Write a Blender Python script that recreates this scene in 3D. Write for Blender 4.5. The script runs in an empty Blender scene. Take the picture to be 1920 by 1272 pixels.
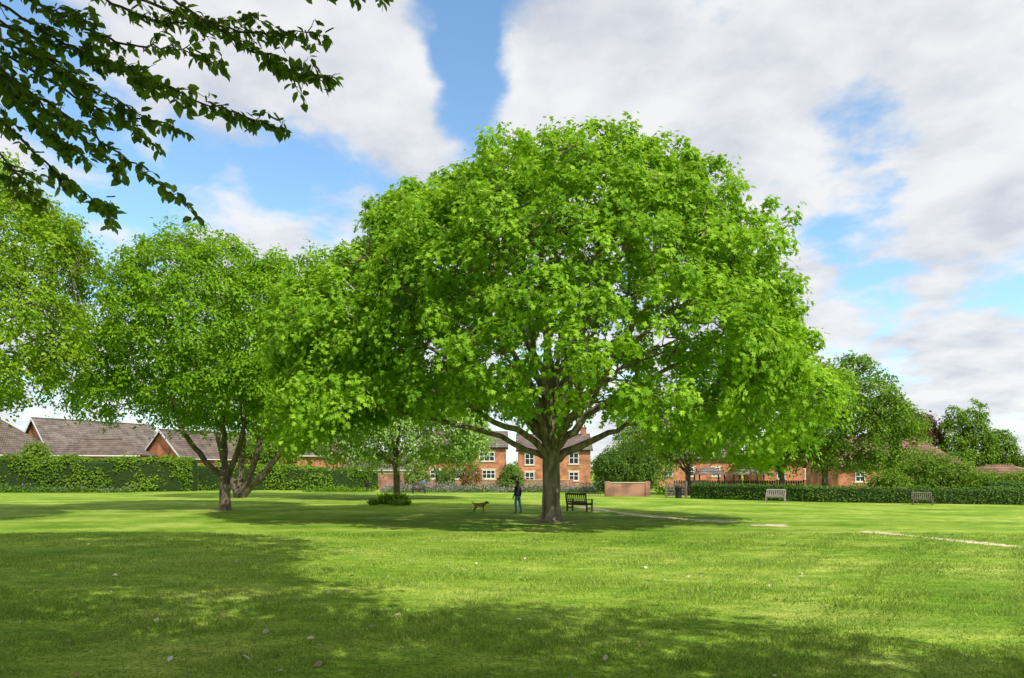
import bpy, math, numpy as np
from mathutils import Vector, Matrix
rng = np.random.default_rng(7)
scene = bpy.context.scene
COL = scene.collection

# ------------------------------------------------------------------ helpers
def link(o, parent=None):
    COL.objects.link(o)
    if parent is not None: o.parent = parent
    return o

def empty(name, loc=(0,0,0), rot=0.0):
    e = bpy.data.objects.new(name, None); e.empty_display_size = 0.3
    e.location = loc; e.rotation_euler = (0,0,rot)
    return link(e)

def mesh_from_arrays(name, verts, faces_flat, loop_totals, mat=None, attrs=None, parent=None, smooth=False, mats=None, midx=None):
    me = bpy.data.meshes.new(name)
    verts = np.asarray(verts, dtype=np.float32)
    faces_flat = np.asarray(faces_flat, dtype=np.int32); lt = np.asarray(loop_totals, dtype=np.int32)
    me.vertices.add(len(verts)); me.vertices.foreach_set('co', verts.ravel())
    me.loops.add(len(faces_flat)); me.loops.foreach_set('vertex_index', faces_flat)
    me.polygons.add(len(lt))
    ls = np.concatenate([[0], np.cumsum(lt)[:-1]]).astype(np.int32)
    me.polygons.foreach_set('loop_start', ls); me.polygons.foreach_set('loop_total', lt)
    me.polygons.foreach_set('use_smooth', np.full(len(lt), smooth, dtype=bool))
    if mats:
        for m in mats: me.materials.append(m)
        if midx is not None: me.polygons.foreach_set('material_index', np.asarray(midx, dtype=np.int32))
    elif mat: me.materials.append(mat)
    me.update(calc_edges=True)
    if attrs:
        for k, v in attrs.items():
            a = me.attributes.new(k, 'FLOAT', 'POINT'); a.data.foreach_set('value', np.asarray(v, dtype=np.float32))
    o = bpy.data.objects.new(name, me)
    return link(o, parent)

def boxes(name, lst, mat, parent=None):
    V=[];F=[]
    for b in lst:
        cx,cy,cz,sx,sy,sz = b[:6]
        n=len(V)
        M = b[6] if len(b)>6 else None
        for dx in(-.5,.5):
            for dy in(-.5,.5):
                for dz in(-.5,.5):
                    v=Vector((dx*sx,dy*sy,dz*sz))
                    if M is not None: v = M@v
                    V.append((cx+v.x,cy+v.y,cz+v.z))
        F+= [n+i for q in ((0,1,3,2),(4,6,7,5),(0,4,5,1),(2,3,7,6),(0,2,6,4),(1,5,7,3)) for i in q]
    return mesh_from_arrays(name,V,F,[4]*(len(F)//4),mat,parent=parent)

def norm(a): return a/np.maximum(np.linalg.norm(a,axis=-1,keepdims=True),1e-9)

# ------------------------------------------------------------------ materials
def newmat(name):
    m=bpy.data.materials.new(name); m.use_nodes=True
    nt=m.node_tree; nt.nodes.clear()
    return m,nt,nt.nodes,nt.links
def ramp(N,stops):
    r=N.new('ShaderNodeValToRGB'); e=r.color_ramp.elements
    e[0].position=stops[0][0]; e[0].color=(*stops[0][1],1)
    e[1].position=stops[-1][0]; e[1].color=(*stops[-1][1],1)
    for p,c in stops[1:-1]:
        x=e.new(p); x.color=(*c,1)
    return r
def leaf_mat(name, dark, mid, light, trans=0.35, tcol=None, rough=0.6, spec=0.15):
    m,nt,N,L=newmat(name)
    at=N.new('ShaderNodeAttribute'); at.attribute_name='rnd'
    r=ramp(N,[(0,dark),(.5,mid),(1,light)]); L.new(at.outputs['Fac'],r.inputs[0])
    p=N.new('ShaderNodeBsdfPrincipled'); p.inputs['Roughness'].default_value=rough
    p.inputs['Specular IOR Level'].default_value=spec
    L.new(r.outputs[0],p.inputs['Base Color'])
    t=N.new('ShaderNodeBsdfTranslucent')
    mx=N.new('ShaderNodeMix'); mx.data_type='RGBA'; mx.inputs[0].default_value=.55
    L.new(r.outputs[0],mx.inputs[6]); mx.inputs[7].default_value=(*(tcol or light),1)
    L.new(mx.outputs[2],t.inputs[0])
    ms=N.new('ShaderNodeMixShader'); ms.inputs[0].default_value=trans
    L.new(p.outputs[0],ms.inputs[1]); L.new(t.outputs[0],ms.inputs[2])
    o=N.new('ShaderNodeOutputMaterial'); L.new(ms.outputs[0],o.inputs[0])
    return m
def noise_mat(name, stops, scale=5, rough=.85, bump=0.3, stretch=(1,1,1), detail=6, bscale=None, dist=.02):
    m,nt,N,L=newmat(name)
    tc=N.new('ShaderNodeTexCoord'); mp=N.new('ShaderNodeMapping'); mp.inputs['Scale'].default_value=stretch
    L.new(tc.outputs['Object'],mp.inputs[0])
    n=N.new('ShaderNodeTexNoise'); n.inputs['Scale'].default_value=scale; n.inputs['Detail'].default_value=detail
    L.new(mp.outputs[0],n.inputs['Vector'])
    r=ramp(N,stops); L.new(n.outputs['Fac'],r.inputs[0])
    p=N.new('ShaderNodeBsdfPrincipled'); p.inputs['Roughness'].default_value=rough
    p.inputs['Specular IOR Level'].default_value=.25
    L.new(r.outputs[0],p.inputs['Base Color'])
    if bump:
        n2=N.new('ShaderNodeTexNoise'); n2.inputs['Scale'].default_value=bscale or scale*3; L.new(mp.outputs[0],n2.inputs['Vector'])
        b=N.new('ShaderNodeBump'); b.inputs['Strength'].default_value=bump; b.inputs['Distance'].default_value=dist
        L.new(n2.outputs['Fac'],b.inputs['Height']); L.new(b.outputs[0],p.inputs['Normal'])
    o=N.new('ShaderNodeOutputMaterial'); L.new(p.outputs[0],o.inputs[0])
    return m
def brick_mat(name,c1,c2,mortar,w=.225,h=.075,bump=.3,axis='wall'):
    m,nt,N,L=newmat(name)
    tc=N.new('ShaderNodeTexCoord'); sx=N.new('ShaderNodeSeparateXYZ'); L.new(tc.outputs['Object'],sx.inputs[0])
    ad=N.new('ShaderNodeMath'); L.new(sx.outputs[0],ad.inputs[0]); L.new(sx.outputs[1],ad.inputs[1])
    cb=N.new('ShaderNodeCombineXYZ'); L.new(ad.outputs[0],cb.inputs[0]); L.new(sx.outputs[2],cb.inputs[1])
    b=N.new('ShaderNodeTexBrick'); b.inputs['Scale'].default_value=1; b.inputs['Brick Width'].default_value=w
    b.inputs['Row Height'].default_value=h; b.inputs['Mortar Size'].default_value=h*.12
    b.inputs['Color1'].default_value=(*c1,1); b.inputs['Color2'].default_value=(*c2,1); b.inputs['Mortar'].default_value=(*mortar,1)
    L.new(cb.outputs[0],b.inputs['Vector'])
    n=N.new('ShaderNodeTexNoise'); n.inputs['Scale'].default_value=.9; n.inputs['Detail'].default_value=8
    L.new(tc.outputs['Object'],n.inputs['Vector'])
    r=ramp(N,[(.35,(.55,.53,.5)),(.65,(1.18,1.14,1.1))]); L.new(n.outputs['Fac'],r.inputs[0])
    mx=N.new('ShaderNodeMix'); mx.data_type='RGBA'; mx.blend_type='MULTIPLY'; mx.inputs[0].default_value=1
    L.new(b.outputs['Color'],mx.inputs[6]); L.new(r.outputs[0],mx.inputs[7])
    p=N.new('ShaderNodeBsdfPrincipled'); p.inputs['Roughness'].default_value=.88
    L.new(mx.outputs[2],p.inputs['Base Color'])
    bp=N.new('ShaderNodeBump'); bp.inputs['Strength'].default_value=bump; bp.inputs['Distance'].default_value=.02; bp.invert=True
    L.new(b.outputs['Fac'],bp.inputs['Height']); L.new(bp.outputs[0],p.inputs['Normal'])
    o=N.new('ShaderNodeOutputMaterial'); L.new(p.outputs[0],o.inputs[0])
    return m
def plain(name,c,rough=.6,spec=.4,metal=0):
    return noise_mat(name,[(.3,tuple(x*.82 for x in c)),(.7,tuple(min(1,x*1.12) for x in c))],scale=9,rough=rough,bump=.1)

M_bark = noise_mat('bark',[(.3,(.10,.08,.055)),(.55,(.25,.21,.145)),(.75,(.38,.33,.24))],scale=5,stretch=(1,1,.3),bump=.9,bscale=14,dist=.03)
M_bark_dk = noise_mat('bark_dark',[(.3,(.07,.055,.037)),(.75,(.21,.17,.115))],scale=5,stretch=(1,1,.3),bump=.7,bscale=14,dist=.03)
M_maple = leaf_mat('maple_leaf',(.10,.24,.008),(.22,.42,.016),(.42,.64,.05),trans=.38,tcol=(.47,.74,.025),rough=.55,spec=.16)
M_left  = leaf_mat('left_leaf',(.095,.225,.006),(.20,.39,.012),(.36,.57,.03),trans=.4,tcol=(.44,.70,.02))
M_ash   = leaf_mat('ash_leaf',(.10,.21,.006),(.20,.35,.010),(.35,.50,.025),trans=.4,tcol=(.45,.66,.02))
M_white = leaf_mat('whitebeam_leaf',(.14,.26,.03),(.28,.44,.08),(.52,.64,.26),trans=.35,tcol=(.45,.65,.08))
M_cherry= leaf_mat('cherry_leaf',(.035,.075,.008),(.07,.13,.012),(.12,.21,.02),trans=.25,tcol=(.18,.3,.015),spec=.2,rough=.5)
M_overh = leaf_mat('overhanging_cherry_leaf',(.05,.10,.01),(.10,.19,.016),(.19,.31,.03),trans=.42,tcol=(.34,.5,.02),spec=.35,rough=.45)
M_hedge = leaf_mat('hedge_leaf',(.06,.13,.008),(.13,.24,.012),(.24,.38,.03),trans=.25,tcol=(.3,.46,.03))
M_hedge2= leaf_mat('low_hedge_leaf',(.05,.11,.01),(.09,.185,.018),(.16,.28,.035),trans=.2)
M_bg    = leaf_mat('background_leaf',(.06,.135,.01),(.135,.25,.018),(.25,.39,.035),trans=.33,tcol=(.3,.48,.03))
M_bg2   = leaf_mat('background_leaf_light',(.11,.19,.02),(.19,.31,.04),(.31,.43,.08),trans=.33)
M_copper= leaf_mat('copper_leaf',(.05,.018,.018),(.11,.04,.032),(.19,.09,.055),trans=.25)
M_rust  = leaf_mat('rust_shrub_leaf',(.12,.06,.02),(.22,.12,.04),(.32,.22,.07),trans=.25)
M_core  = noise_mat('hedge_core',[(.3,(.012,.03,.004)),(.7,(.03,.06,.008))],scale=4,bump=0)
M_brick = brick_mat('orange_brick',(.58,.20,.085),(.48,.155,.065),(.48,.35,.24))
M_brick2= brick_mat('red_brick',(.46,.15,.075),(.36,.11,.055),(.4,.3,.22))
M_brickw= brick_mat('wall_brick',(.44,.19,.115),(.34,.14,.085),(.42,.33,.26))
M_tile  = brick_mat('roof_tile_brown',(.22,.165,.13),(.165,.125,.10),(.06,.05,.045),w=.3,h=.28,bump=.6)
M_tile_g= brick_mat('roof_tile_grey',(.24,.195,.165),(.185,.152,.13),(.07,.06,.052),w=.3,h=.28,bump=.6)
M_tile_o= brick_mat('roof_tile_orange',(.33,.18,.11),(.25,.13,.08),(.08,.05,.035),w=.3,h=.28,bump=.6)
M_white_p = plain('white_paint',(.78,.78,.75))
M_stone = plain('lintel_stone',(.6,.5,.32))
M_wood = noise_mat('weathered_wood',[(.3,(.12,.095,.07)),(.7,(.24,.2,.15))],scale=6,stretch=(1,1,6),bump=.4)
M_wood_dk = noise_mat('dark_wood',[(.3,(.04,.03,.022)),(.7,(.09,.07,.05))],scale=6,bump=.4)
M_wood_lt = noise_mat('pale_wood',[(.3,(.28,.24,.19)),(.7,(.45,.4,.33))],scale=6,bump=.3)
M_black = plain('black_paint',(.02,.02,.022))
def glass_mat():
    m,nt,N,L=newmat('window_glass'); p=N.new('ShaderNodeBsdfPrincipled')
    p.inputs['Base Color'].default_value=(.03,.035,.04,1); p.inputs['Roughness'].default_value=.08
    o=N.new('ShaderNodeOutputMaterial'); L.new(p.outputs[0],o.inputs[0]); return m
M_glass=glass_mat()

# ------------------------------------------------------------------ leaves
MAPLE_T = np.array([(0,0,0),(.5,.18,.06),(.22,.42,.03),(.46,.72,.0),(.13,.70,.0),(0,1.05,-.12),
                    (-.13,.70,.0),(-.46,.72,.0),(-.22,.42,.03),(-.5,.18,.06)],float)
MAPLE_F = [(0,1,2,3,4,5),(0,5,6,7,8,9)]
OVAL_T = np.array([(0,0,0),(.27,.3,.07),(.22,.7,.04),(0,1,-.1),(-.22,.7,.04),(-.27,.3,.07)],float)
OVAL_F = [(0,1,2,3),(0,3,4,5)]
QUAD_T = np.array([(0,0,0),(.38,.45,.08),(0,1,-.08),(-.38,.45,.08)],float)
QUAD_F = [(0,1,2,3)]

def leaf_arrays(P,Nn,D,S,R,T,Fc):
    n=len(P)
    Nn=norm(Nn); D=norm(D-Nn*np.sum(D*Nn,1,keepdims=True)); B=np.cross(D,Nn)
    V=P[:,None,:]+S[:,None,None]*(T[None,:,0,None]*B[:,None,:]+T[None,:,1,None]*D[:,None,:]+T[None,:,2,None]*Nn[:,None,:])
    k=len(T)
    base=(np.arange(n)*k)[:,None]
    fl=np.concatenate([np.array(f) for f in Fc])[None,:]+base
    lt=np.tile([len(f) for f in Fc],n)
    return V.reshape(-1,3), fl.ravel(), lt, np.repeat(R,k)

def leaf_object(name,P,Nn,D,S,R,T,Fc,mat,parent=None):
    V,f,lt,r=leaf_arrays(P,Nn,D,S,R,T,Fc)
    return mesh_from_arrays(name,V,f,lt,mat,attrs={'rnd':r},parent=parent)

UP=np.array([0,0,1.0])
def sprays(C,O,K,Rmin,Rmax,size,rg,droop=.45,thick=.14,shoots=0.0):
    """C centres, O outward normals -> leaf arrays"""
    n=len(C)
    m=norm(O*.65+UP*.6+rg.normal(0,.33,(n,3)))
    a=norm(np.cross(m,rg.normal(0,1,(n,3)))); b=np.cross(m,a)
    R=rg.uniform(Rmin,Rmax,n)
    # some clusters are upright shoots: narrow and tall
    sh=rg.uniform(0,1,n)<shoots
    tk=np.where(sh,.75,thick); R=np.where(sh,R*.55,R); dr=np.where(sh,.1,droop)
    C=C+np.where(sh,.35,0)[:,None]*(O*.5+UP*.5)
    m=np.where(sh[:,None],norm(O*.5+UP*.8),m)
    a=norm(a-m*np.sum(a*m,1,keepdims=True));b=np.cross(m,a)
    C=np.repeat(C,K,0); m=np.repeat(m,K,0); a=np.repeat(a,K,0); b=np.repeat(b,K,0); Rr=np.repeat(R,K);tk=np.repeat(tk,K);dr=np.repeat(dr,K)
    th=rg.uniform(0,2*np.pi,n*K)
    lob=1+.35*np.sin(th*5+np.repeat(rg.uniform(0,6,n),K))
    r=np.sqrt(rg.uniform(0,1,n*K))*Rr*lob
    rad=a*np.cos(th)[:,None]+b*np.sin(th)[:,None]
    P=C+rad*r[:,None]+m*(rg.normal(0,1,n*K)*tk*Rr)[:,None]
    P[:,2]-=dr*r*r/Rr
    D=rad*.7+np.array([0,0,-.45])+rg.normal(0,.4,(n*K,3))
    Nn=m+rad*.4+rg.normal(0,.42,(n*K,3))
    S=size*rg.uniform(.65,1.2,n*K)
    cl=np.repeat(rg.normal(0,.14,n),K)
    Rn=np.clip(.5+cl+rg.normal(0,.2,n*K),0,1)
    return P,Nn,D,S,Rn

def lump(p,s=1.0):
    x,y,z=p[:,0]*s,p[:,1]*s,p[:,2]*s
    return (np.sin(.9*x+1.3*z+.5)*np.sin(1.1*y-.6*x+2)+.6*np.sin(1.9*z-1.1*x+1)*np.sin(1.7*y+.8*z)+.4*np.sin(3.1*x+2.3*y)*np.sin(2.9*z))

def crown_points(ells,n,rg,zmin=-99,inner=.25,under=.5,lumpy=.09,keep=None,lo=.84,hi=1.03):
    ells=[(np.array(c,float),np.array(r,float)) for c,r in ells]
    w=np.array([ (r[0]*r[1]*r[2])**(2/3) for c,r in ells]); w/=w.sum()
    out=[];no=[]
    tot=0
    while tot<n:
        m=n*2
        idx=rg.choice(len(ells),m,p=w)
        d=norm(rg.normal(0,1,(m,3)))
        f=np.where(rg.uniform(0,1,m)<inner,rg.uniform(.4,.84,m),rg.uniform(lo,hi,m))
        c=np.array([e[0] for e in ells])[idx]; r=np.array([e[1] for e in ells])[idx]
        p=c+d*r
        f=f*(1+lumpy*lump(p))
        p=c+d*r*f[:,None]
        ok=(p[:,2]>zmin)&((d[:,2]>-.25)|(rg.uniform(0,1,m)<under))
        for j,(cc,rr) in enumerate(ells):
            q=np.linalg.norm((p-cc)/rr,axis=1)
            ok&=(idx==j)|(q>.8)|(rg.uniform(0,1,m)<.12)
        if keep is not None: ok&=keep(p)
        o=norm(d/r)
        out.append(p[ok]);no.append(o[ok]);tot+=ok.sum()
    return np.concatenate(out)[:n],np.concatenate(no)[:n]

# ------------------------------------------------------------------ branches
class Tubes:
    def __init__(s): s.V=[];s.F=[];s.n=0
    def add(s,P,R,k=6,ph=0.0,wob=0.0):
        P=np.asarray(P,float);R=np.asarray(R,float)
        T=np.gradient(P,axis=0);T=norm(T)
        ref=np.array([1.0,0,0]) if abs(T[0][2])>.8 else UP
        A=norm(np.cross(T,np.tile(ref,(len(P),1))));B=np.cross(T,A)
        th=np.linspace(0,2*np.pi,k,endpoint=False)+ph
        rr=R[:,None]*(1+wob*np.sin(th*3+1)[None,:]+wob*.7*np.sin(th*5+2)[None,:])
        V=P[:,None,:]+rr[:,:,None]*(A[:,None,:]*np.cos(th)[None,:,None]+B[:,None,:]*np.sin(th)[None,:,None])
        m=len(P)
        i=np.arange(m-1)[:,None]*k;j=np.arange(k)[None,:];j2=(j+1)%k
        f=np.stack([i+j,i+j2,i+k+j2,i+k+j],-1).reshape(-1,4)+s.n
        s.V.append(V.reshape(-1,3));s.F.append(f.reshape(-1,4));s.n+=m*k
    def obj(s,name,mat,parent=None):
        V=np.concatenate(s.V);F=np.concatenate(s.F)
        return mesh_from_arrays(name,V,F.ravel(),np.full(len(F),4),mat,parent=parent,smooth=True)

def bez(a,c,b,n,rg,wob):
    t=np.linspace(0,1,n)[:,None]
    p=(1-t)**2*a+2*t*(1-t)*c+t*t*b
    w=rg.normal(0,wob,(n,3));w[0]=0;w[-1]=0
    return p+w
def fps(P,k,rg):
    idx=[int(rg.integers(len(P)))];d=np.linalg.norm(P-P[idx[0]],axis=1)
    for _ in range(k-1):
        i=int(d.argmax());idx.append(i);d=np.minimum(d,np.linalg.norm(P-P[i],axis=1))
    return np.array(idx)

def build_tree(name,base,crown,K,size,leafmat,barkmat,r0=.4,fork=3.0,fork_var=.8,n_main=9,n_sec=60,tert=True,
               T=QUAD_T,Fc=QUAD_F,Rmin=.5,Rmax=.9,seed=1,stems=None,top=None,droop=.4,trunk=True,ksid=10,bole=0,flare=.5,thick=.2,shoots=.12):
    rg=np.random.default_rng(seed)
    C,O=crown
    par=empty(name,(0,0,0))
    tb=Tubes()
    base=np.array(base,float)
    cen=C.mean(0)
    if trunk:
        if stems is None:
            n=16;t=np.linspace(0,1,n)**1.5
            P=base+np.outer(t,np.array([0,0,fork+fork_var]))+rg.normal(0,.012,(n,3))*np.array([1,1,0])
            P[0,2]-=.15
            z=P[:,2]-base[2]
            R=r0*(1+flare*np.exp(-z/.25)-.03*z/fork)+.06*r0*(z>fork)
            tb.add(P,R,k=22,wob=.05)
            starts=[(base+np.array([0,0,fork+fork_var*u]),r0) for u in np.linspace(-.35,1,n_main)]
        else:
            starts=[]
            b0=base+np.array([0,0,bole])
            if bole:
                P=base+np.outer(np.linspace(0,1,9),np.array([0,0,bole+.25]));P[0,2]-=.15
                tb.add(P,r0*(1+.35*np.exp(-np.linspace(0,bole,9)/.2)),k=14,wob=.05)
            for s in stems:
                s=np.array(s,float)
                P=bez(b0+rg.normal(0,.06,3)*[1,1,0],b0*.5+s*.5-np.array([0,0,.3])+((s-b0)*[.15,.15,0]),s,9,rg,.03)
                if not bole: P[0,2]-=.15
                rs=r0*(.62 if bole else 1)
                R=np.linspace(rs,rs*.7,9);
                if not bole:R[0]*=1.4
                tb.add(P,R,k=ksid,wob=.04)
                for u in range(max(2,n_main//len(stems))): starts.append((P[-1-(u%3)],rs*.8))
        n_main=len(starts)
        inner=C+(cen-C)*.25
        mi=fps(inner,n_main,rg)
        tips=inner[mi]
        tips=tips[np.argsort(tips[:,2])]
        nodes=[];nr=[]
        for i,tp in enumerate(tips):
            s,rs=starts[i]
            if stems is not None:
                dd=[np.linalg.norm((tp-q[0])[:2]) for q in starts]; s,rs=starts[int(np.argmin(dd))]
            Lg=np.linalg.norm(tp-s)
            hor=(tp-s)*[1,1,0]
            c=s+hor*.38+np.array([0,0,max(.35*Lg*.6,(tp-s)[2]*.62)])
            P=bez(s,c,tp,14,rg,Lg*.012)
            ra=rs*rg.uniform(.28,.46);R=ra*(1-np.linspace(0,1,14))**.8+.03
            tb.add(P,R,k=8,wob=.03)
            nodes.append(P[3:]);nr.append(R[3:])
        nodes=np.concatenate(nodes);nr=np.concatenate(nr)
        if n_sec:
            pts=C+(cen-C)*.08
            si=fps(pts,min(n_sec,len(pts)),rg)
            NN=[nodes];RR=[nr]
            fkp=base+[0,0,fork]
            for i in si:
                tp=pts[i];v=tp-nodes;d=np.linalg.norm(v,axis=1)
                rc=np.linalg.norm(nodes-fkp,axis=1);rt=np.linalg.norm(tp-fkp)
                j=int((d+np.maximum(0,rc-rt*.8)*1.5).argmin())
                s=nodes[j];Lg=d[j];c=s*.5+tp*.5+np.array([0,0,.1*Lg])
                P=bez(s,c,tp,8,rg,Lg*.02);R=np.linspace(min(nr[j]*.6,.09),.018,8)
                tb.add(P,R,k=5);NN.append(P[2:]);RR.append(R[2:])
            nodes=np.concatenate(NN);nr=np.concatenate(RR)
        if tert:
            for i in range(len(C)):
                tp=C[i];d=np.linalg.norm(nodes-tp,axis=1);j=int(d.argmin())
                if d[j]<.25: continue
                s=nodes[j];P=np.array([s,(s+tp)/2+rg.normal(0,.05,3)+[0,0,.06*d[j]],tp])
                tb.add(P,[min(nr[j],.022),.015,.006],k=3)
        tb.obj('trunk_and_branches',barkmat,par)
    P,Nn,D,S,R=sprays(C,O,K,Rmin,Rmax,size,rg,droop=droop,thick=thick,shoots=shoots)
    leaf_object('foliage',P,Nn,D,S,R,T,Fc,leafmat,par)
    return par

# ------------------------------------------------------------------ camera / light / sky
cam=bpy.data.cameras.new('camera');co=bpy.data.objects.new('camera',cam);link(co)
cam.sensor_width=36;cam.lens=24;cam.shift_y=249/1920
co.location=(0,0,2.2);co.rotation_euler=(math.radians(90),0,0)
cam.clip_start=.1;cam.clip_end=6000
scene.camera=co
scene.view_settings.view_transform='Standard';scene.view_settings.look='None';scene.view_settings.exposure=0
SD=Vector((-.62,.74,-1.0)).normalized()
sl=bpy.data.lights.new('sun','SUN');sl.energy=5;sl.angle=math.radians(.5);sl.color=(1,.955,.88)
so=bpy.data.objects.new('sun',sl);link(so);so.rotation_euler=SD.to_track_quat('-Z','Y').to_euler();so.location=(20,-25,40)

w=bpy.data.worlds.new('World');scene.world=w;w.use_nodes=True
nt=w.node_tree;N=nt.nodes;L=nt.links;N.clear()
def mth(op,a,b=None,cl=False):
    n=N.new('ShaderNodeMath');n.operation=op;n.use_clamp=cl
    for i,x in enumerate((a,b)):
        if x is None: continue
        if isinstance(x,(int,float)): n.inputs[i].default_value=x
        else: L.new(x,n.inputs[i])
    return n.outputs[0]
sky=N.new('ShaderNodeTexSky');sky.sky_type='NISHITA';sky.sun_disc=False
sky.sun_elevation=math.radians(46);sky.sun_rotation=math.radians(140)
sky.air_density=1.0;sky.dust_density=.6;sky.ozone_density=1.5
tc=N.new('ShaderNodeTexCoord');sp=N.new('ShaderNodeSeparateXYZ');L.new(tc.outputs['Generated'],sp.inputs[0])
zz=mth('ADD',mth('MAXIMUM',sp.outputs[2],0.0),.22)
cb=N.new('ShaderNodeCombineXYZ');L.new(mth('DIVIDE',sp.outputs[0],zz),cb.inputs[0]);L.new(mth('DIVIDE',sp.outputs[1],zz),cb.inputs[1])
cb.inputs[2].default_value=1.7
def noise(scale,det,rough,dist,loc=(0,0,0)):
    mp=N.new('ShaderNodeMapping');mp.inputs['Location'].default_value=loc;L.new(cb.outputs[0],mp.inputs[0])
    n=N.new('ShaderNodeTexNoise');n.inputs['Scale'].default_value=scale;n.inputs['Detail'].default_value=det
    n.inputs['Roughness'].default_value=rough;n.inputs['Distortion'].default_value=dist
    L.new(mp.outputs[0],n.inputs['Vector']);return n.outputs['Fac']
nA=noise(3.4,10,.56,.12,(.4,.1,0));nB=noise(9.0,8,.55,.1,(3,1,0))
dens=mth('ADD',mth('MULTIPLY',nA,.85),mth('MULTIPLY',nB,.42))
def spot(px,py,rad,amt):
    global dens
    d=Vector(((px-960)/1280,1,(885-py)/1280)).normalized()
    v=N.new('ShaderNodeVectorMath');v.operation='DOT_PRODUCT';L.new(tc.outputs['Generated'],v.inputs[0]);v.inputs[1].default_value=d
    mr=N.new('ShaderNodeMapRange');mr.interpolation_type='SMOOTHSTEP'
    mr.inputs[1].default_value=math.cos(math.radians(rad));mr.inputs[2].default_value=1;mr.inputs[3].default_value=0;mr.inputs[4].default_value=amt
    L.new(v.outputs['Value'],mr.inputs[0]);dens=mth('ADD',dens,mr.outputs[0])
for s in [(850,50,4.5,-.24),(875,140,4,-.2),(900,225,4,-.18),(450,330,6,-.17),(590,360,6,-.16),(330,320,5,-.1),(60,150,7,-.16),(190,440,7,-.14),
          (1620,460,5,-.15),(1590,170,4,-.09),(1330,60,3,-.14),(1700,320,4,-.1),(1640,560,4,-.1),(1900,520,4,-.06),(1700,640,4,-.08),
          (650,130,9,.12),(1120,130,9,.12),(1420,200,7,.08),(1780,110,8,.1),(1650,415,3,.05),(1820,700,5,.14),(1450,330,7,.08),(1850,330,6,.1),(1780,450,5,.09),(420,500,8,.05)]:
    spot(*s)
cov=N.new('ShaderNodeMapRange');cov.interpolation_type='SMOOTHSTEP';L.new(dens,cov.inputs[0]);cov.inputs[1].default_value=.42;cov.inputs[2].default_value=.65
cr=ramp(N,[(.36,(.68,.71,.78)),(.48,(.86,.875,.91)),(.58,(.985,.985,.99))])
L.new(mth('ADD',mth('MULTIPLY',noise(4.2,8,.54,.1,(.12,.2,.3)),.75),mth('MULTIPLY',nB,.25)),cr.inputs[0])
sc=N.new('ShaderNodeVectorMath');sc.operation='SCALE';sc.inputs[3].default_value=9.4;L.new(cr.outputs[0],sc.inputs[0])
mx=N.new('ShaderNodeMix');mx.data_type='RGBA';L.new(mth('MULTIPLY',cov.outputs[0],.95),mx.inputs[0])
tint=N.new('ShaderNodeVectorMath');tint.operation='MULTIPLY';tint.inputs[1].default_value=(2.2,2.6,2.6);L.new(sky.outputs[0],tint.inputs[0])
L.new(tint.outputs[0],mx.inputs[6]);L.new(sc.outputs[0],mx.inputs[7])
bg=N.new('ShaderNodeBackground');bg.inputs[1].default_value=.1;L.new(mx.outputs[2],bg.inputs[0])
wo=N.new('ShaderNodeOutputWorld');L.new(bg.outputs[0],wo.inputs[0])

# ------------------------------------------------------------------ ground
def grass_ground():
    m,nt,N,L=newmat('lawn')
    tc=N.new('ShaderNodeTexCoord')
    def nz(s,d=5,st=(1,1,1),rt=0):
        mp=N.new('ShaderNodeMapping');mp.inputs['Scale'].default_value=st;mp.inputs['Rotation'].default_value=(0,0,rt);L.new(tc.outputs['Object'],mp.inputs[0])
        n=N.new('ShaderNodeTexNoise');n.inputs['Scale'].default_value=s;n.inputs['Detail'].default_value=d;L.new(mp.outputs[0],n.inputs['Vector']);return n.outputs['Fac']
    a=ramp(N,[(.34,(.155,.28,.018)),(.5,(.245,.375,.034)),(.66,(.37,.46,.075))]);L.new(nz(.3,8),a.inputs[0])
    b=ramp(N,[(.3,(.42,.5,.42)),(.5,(1,1,1)),(.72,(1.4,1.3,1.5))]);L.new(nz(16,6),b.inputs[0])
    c=ramp(N,[(.35,(.64,.76,.62)),(.65,(1.22,1.12,1.3))]);L.new(nz(1.6,7,(1,2.2,1),.25),c.inputs[0])
    d=ramp(N,[(.38,(.82,.87,.82)),(.62,(1.16,1.1,1.2))]);L.new(nz(.5,2,(.12,1.6,1),.12),d.inputs[0])
    x=a.outputs[0]
    for q in (b,c,d):
        mx=N.new('ShaderNodeMix');mx.data_type='RGBA';mx.blend_type='MULTIPLY';mx.inputs[0].default_value=1
        L.new(x,mx.inputs[6]);L.new(q.outputs[0],mx.inputs[7]);x=mx.outputs[2]
    p=N.new('ShaderNodeBsdfPrincipled');p.inputs['Roughness'].default_value=.9;p.inputs['Specular IOR Level'].default_value=.1
    L.new(x,p.inputs['Base Color'])
    bp=N.new('ShaderNodeBump');bp.inputs['Strength'].default_value=.8;bp.inputs['Distance'].default_value=.04
    L.new(nz(40,4),bp.inputs['Height']);L.new(bp.outputs[0],p.inputs['Normal'])
    o=N.new('ShaderNodeOutputMaterial');L.new(p.outputs[0],o.inputs[0]);return m
M_lawn=grass_ground()
mesh_from_arrays('lawn_ground',[(-3000,-1500,0),(3000,-1500,0),(3000,4000,0),(-3000,4000,0)],[0,1,2,3],[4],M_lawn)

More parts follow.
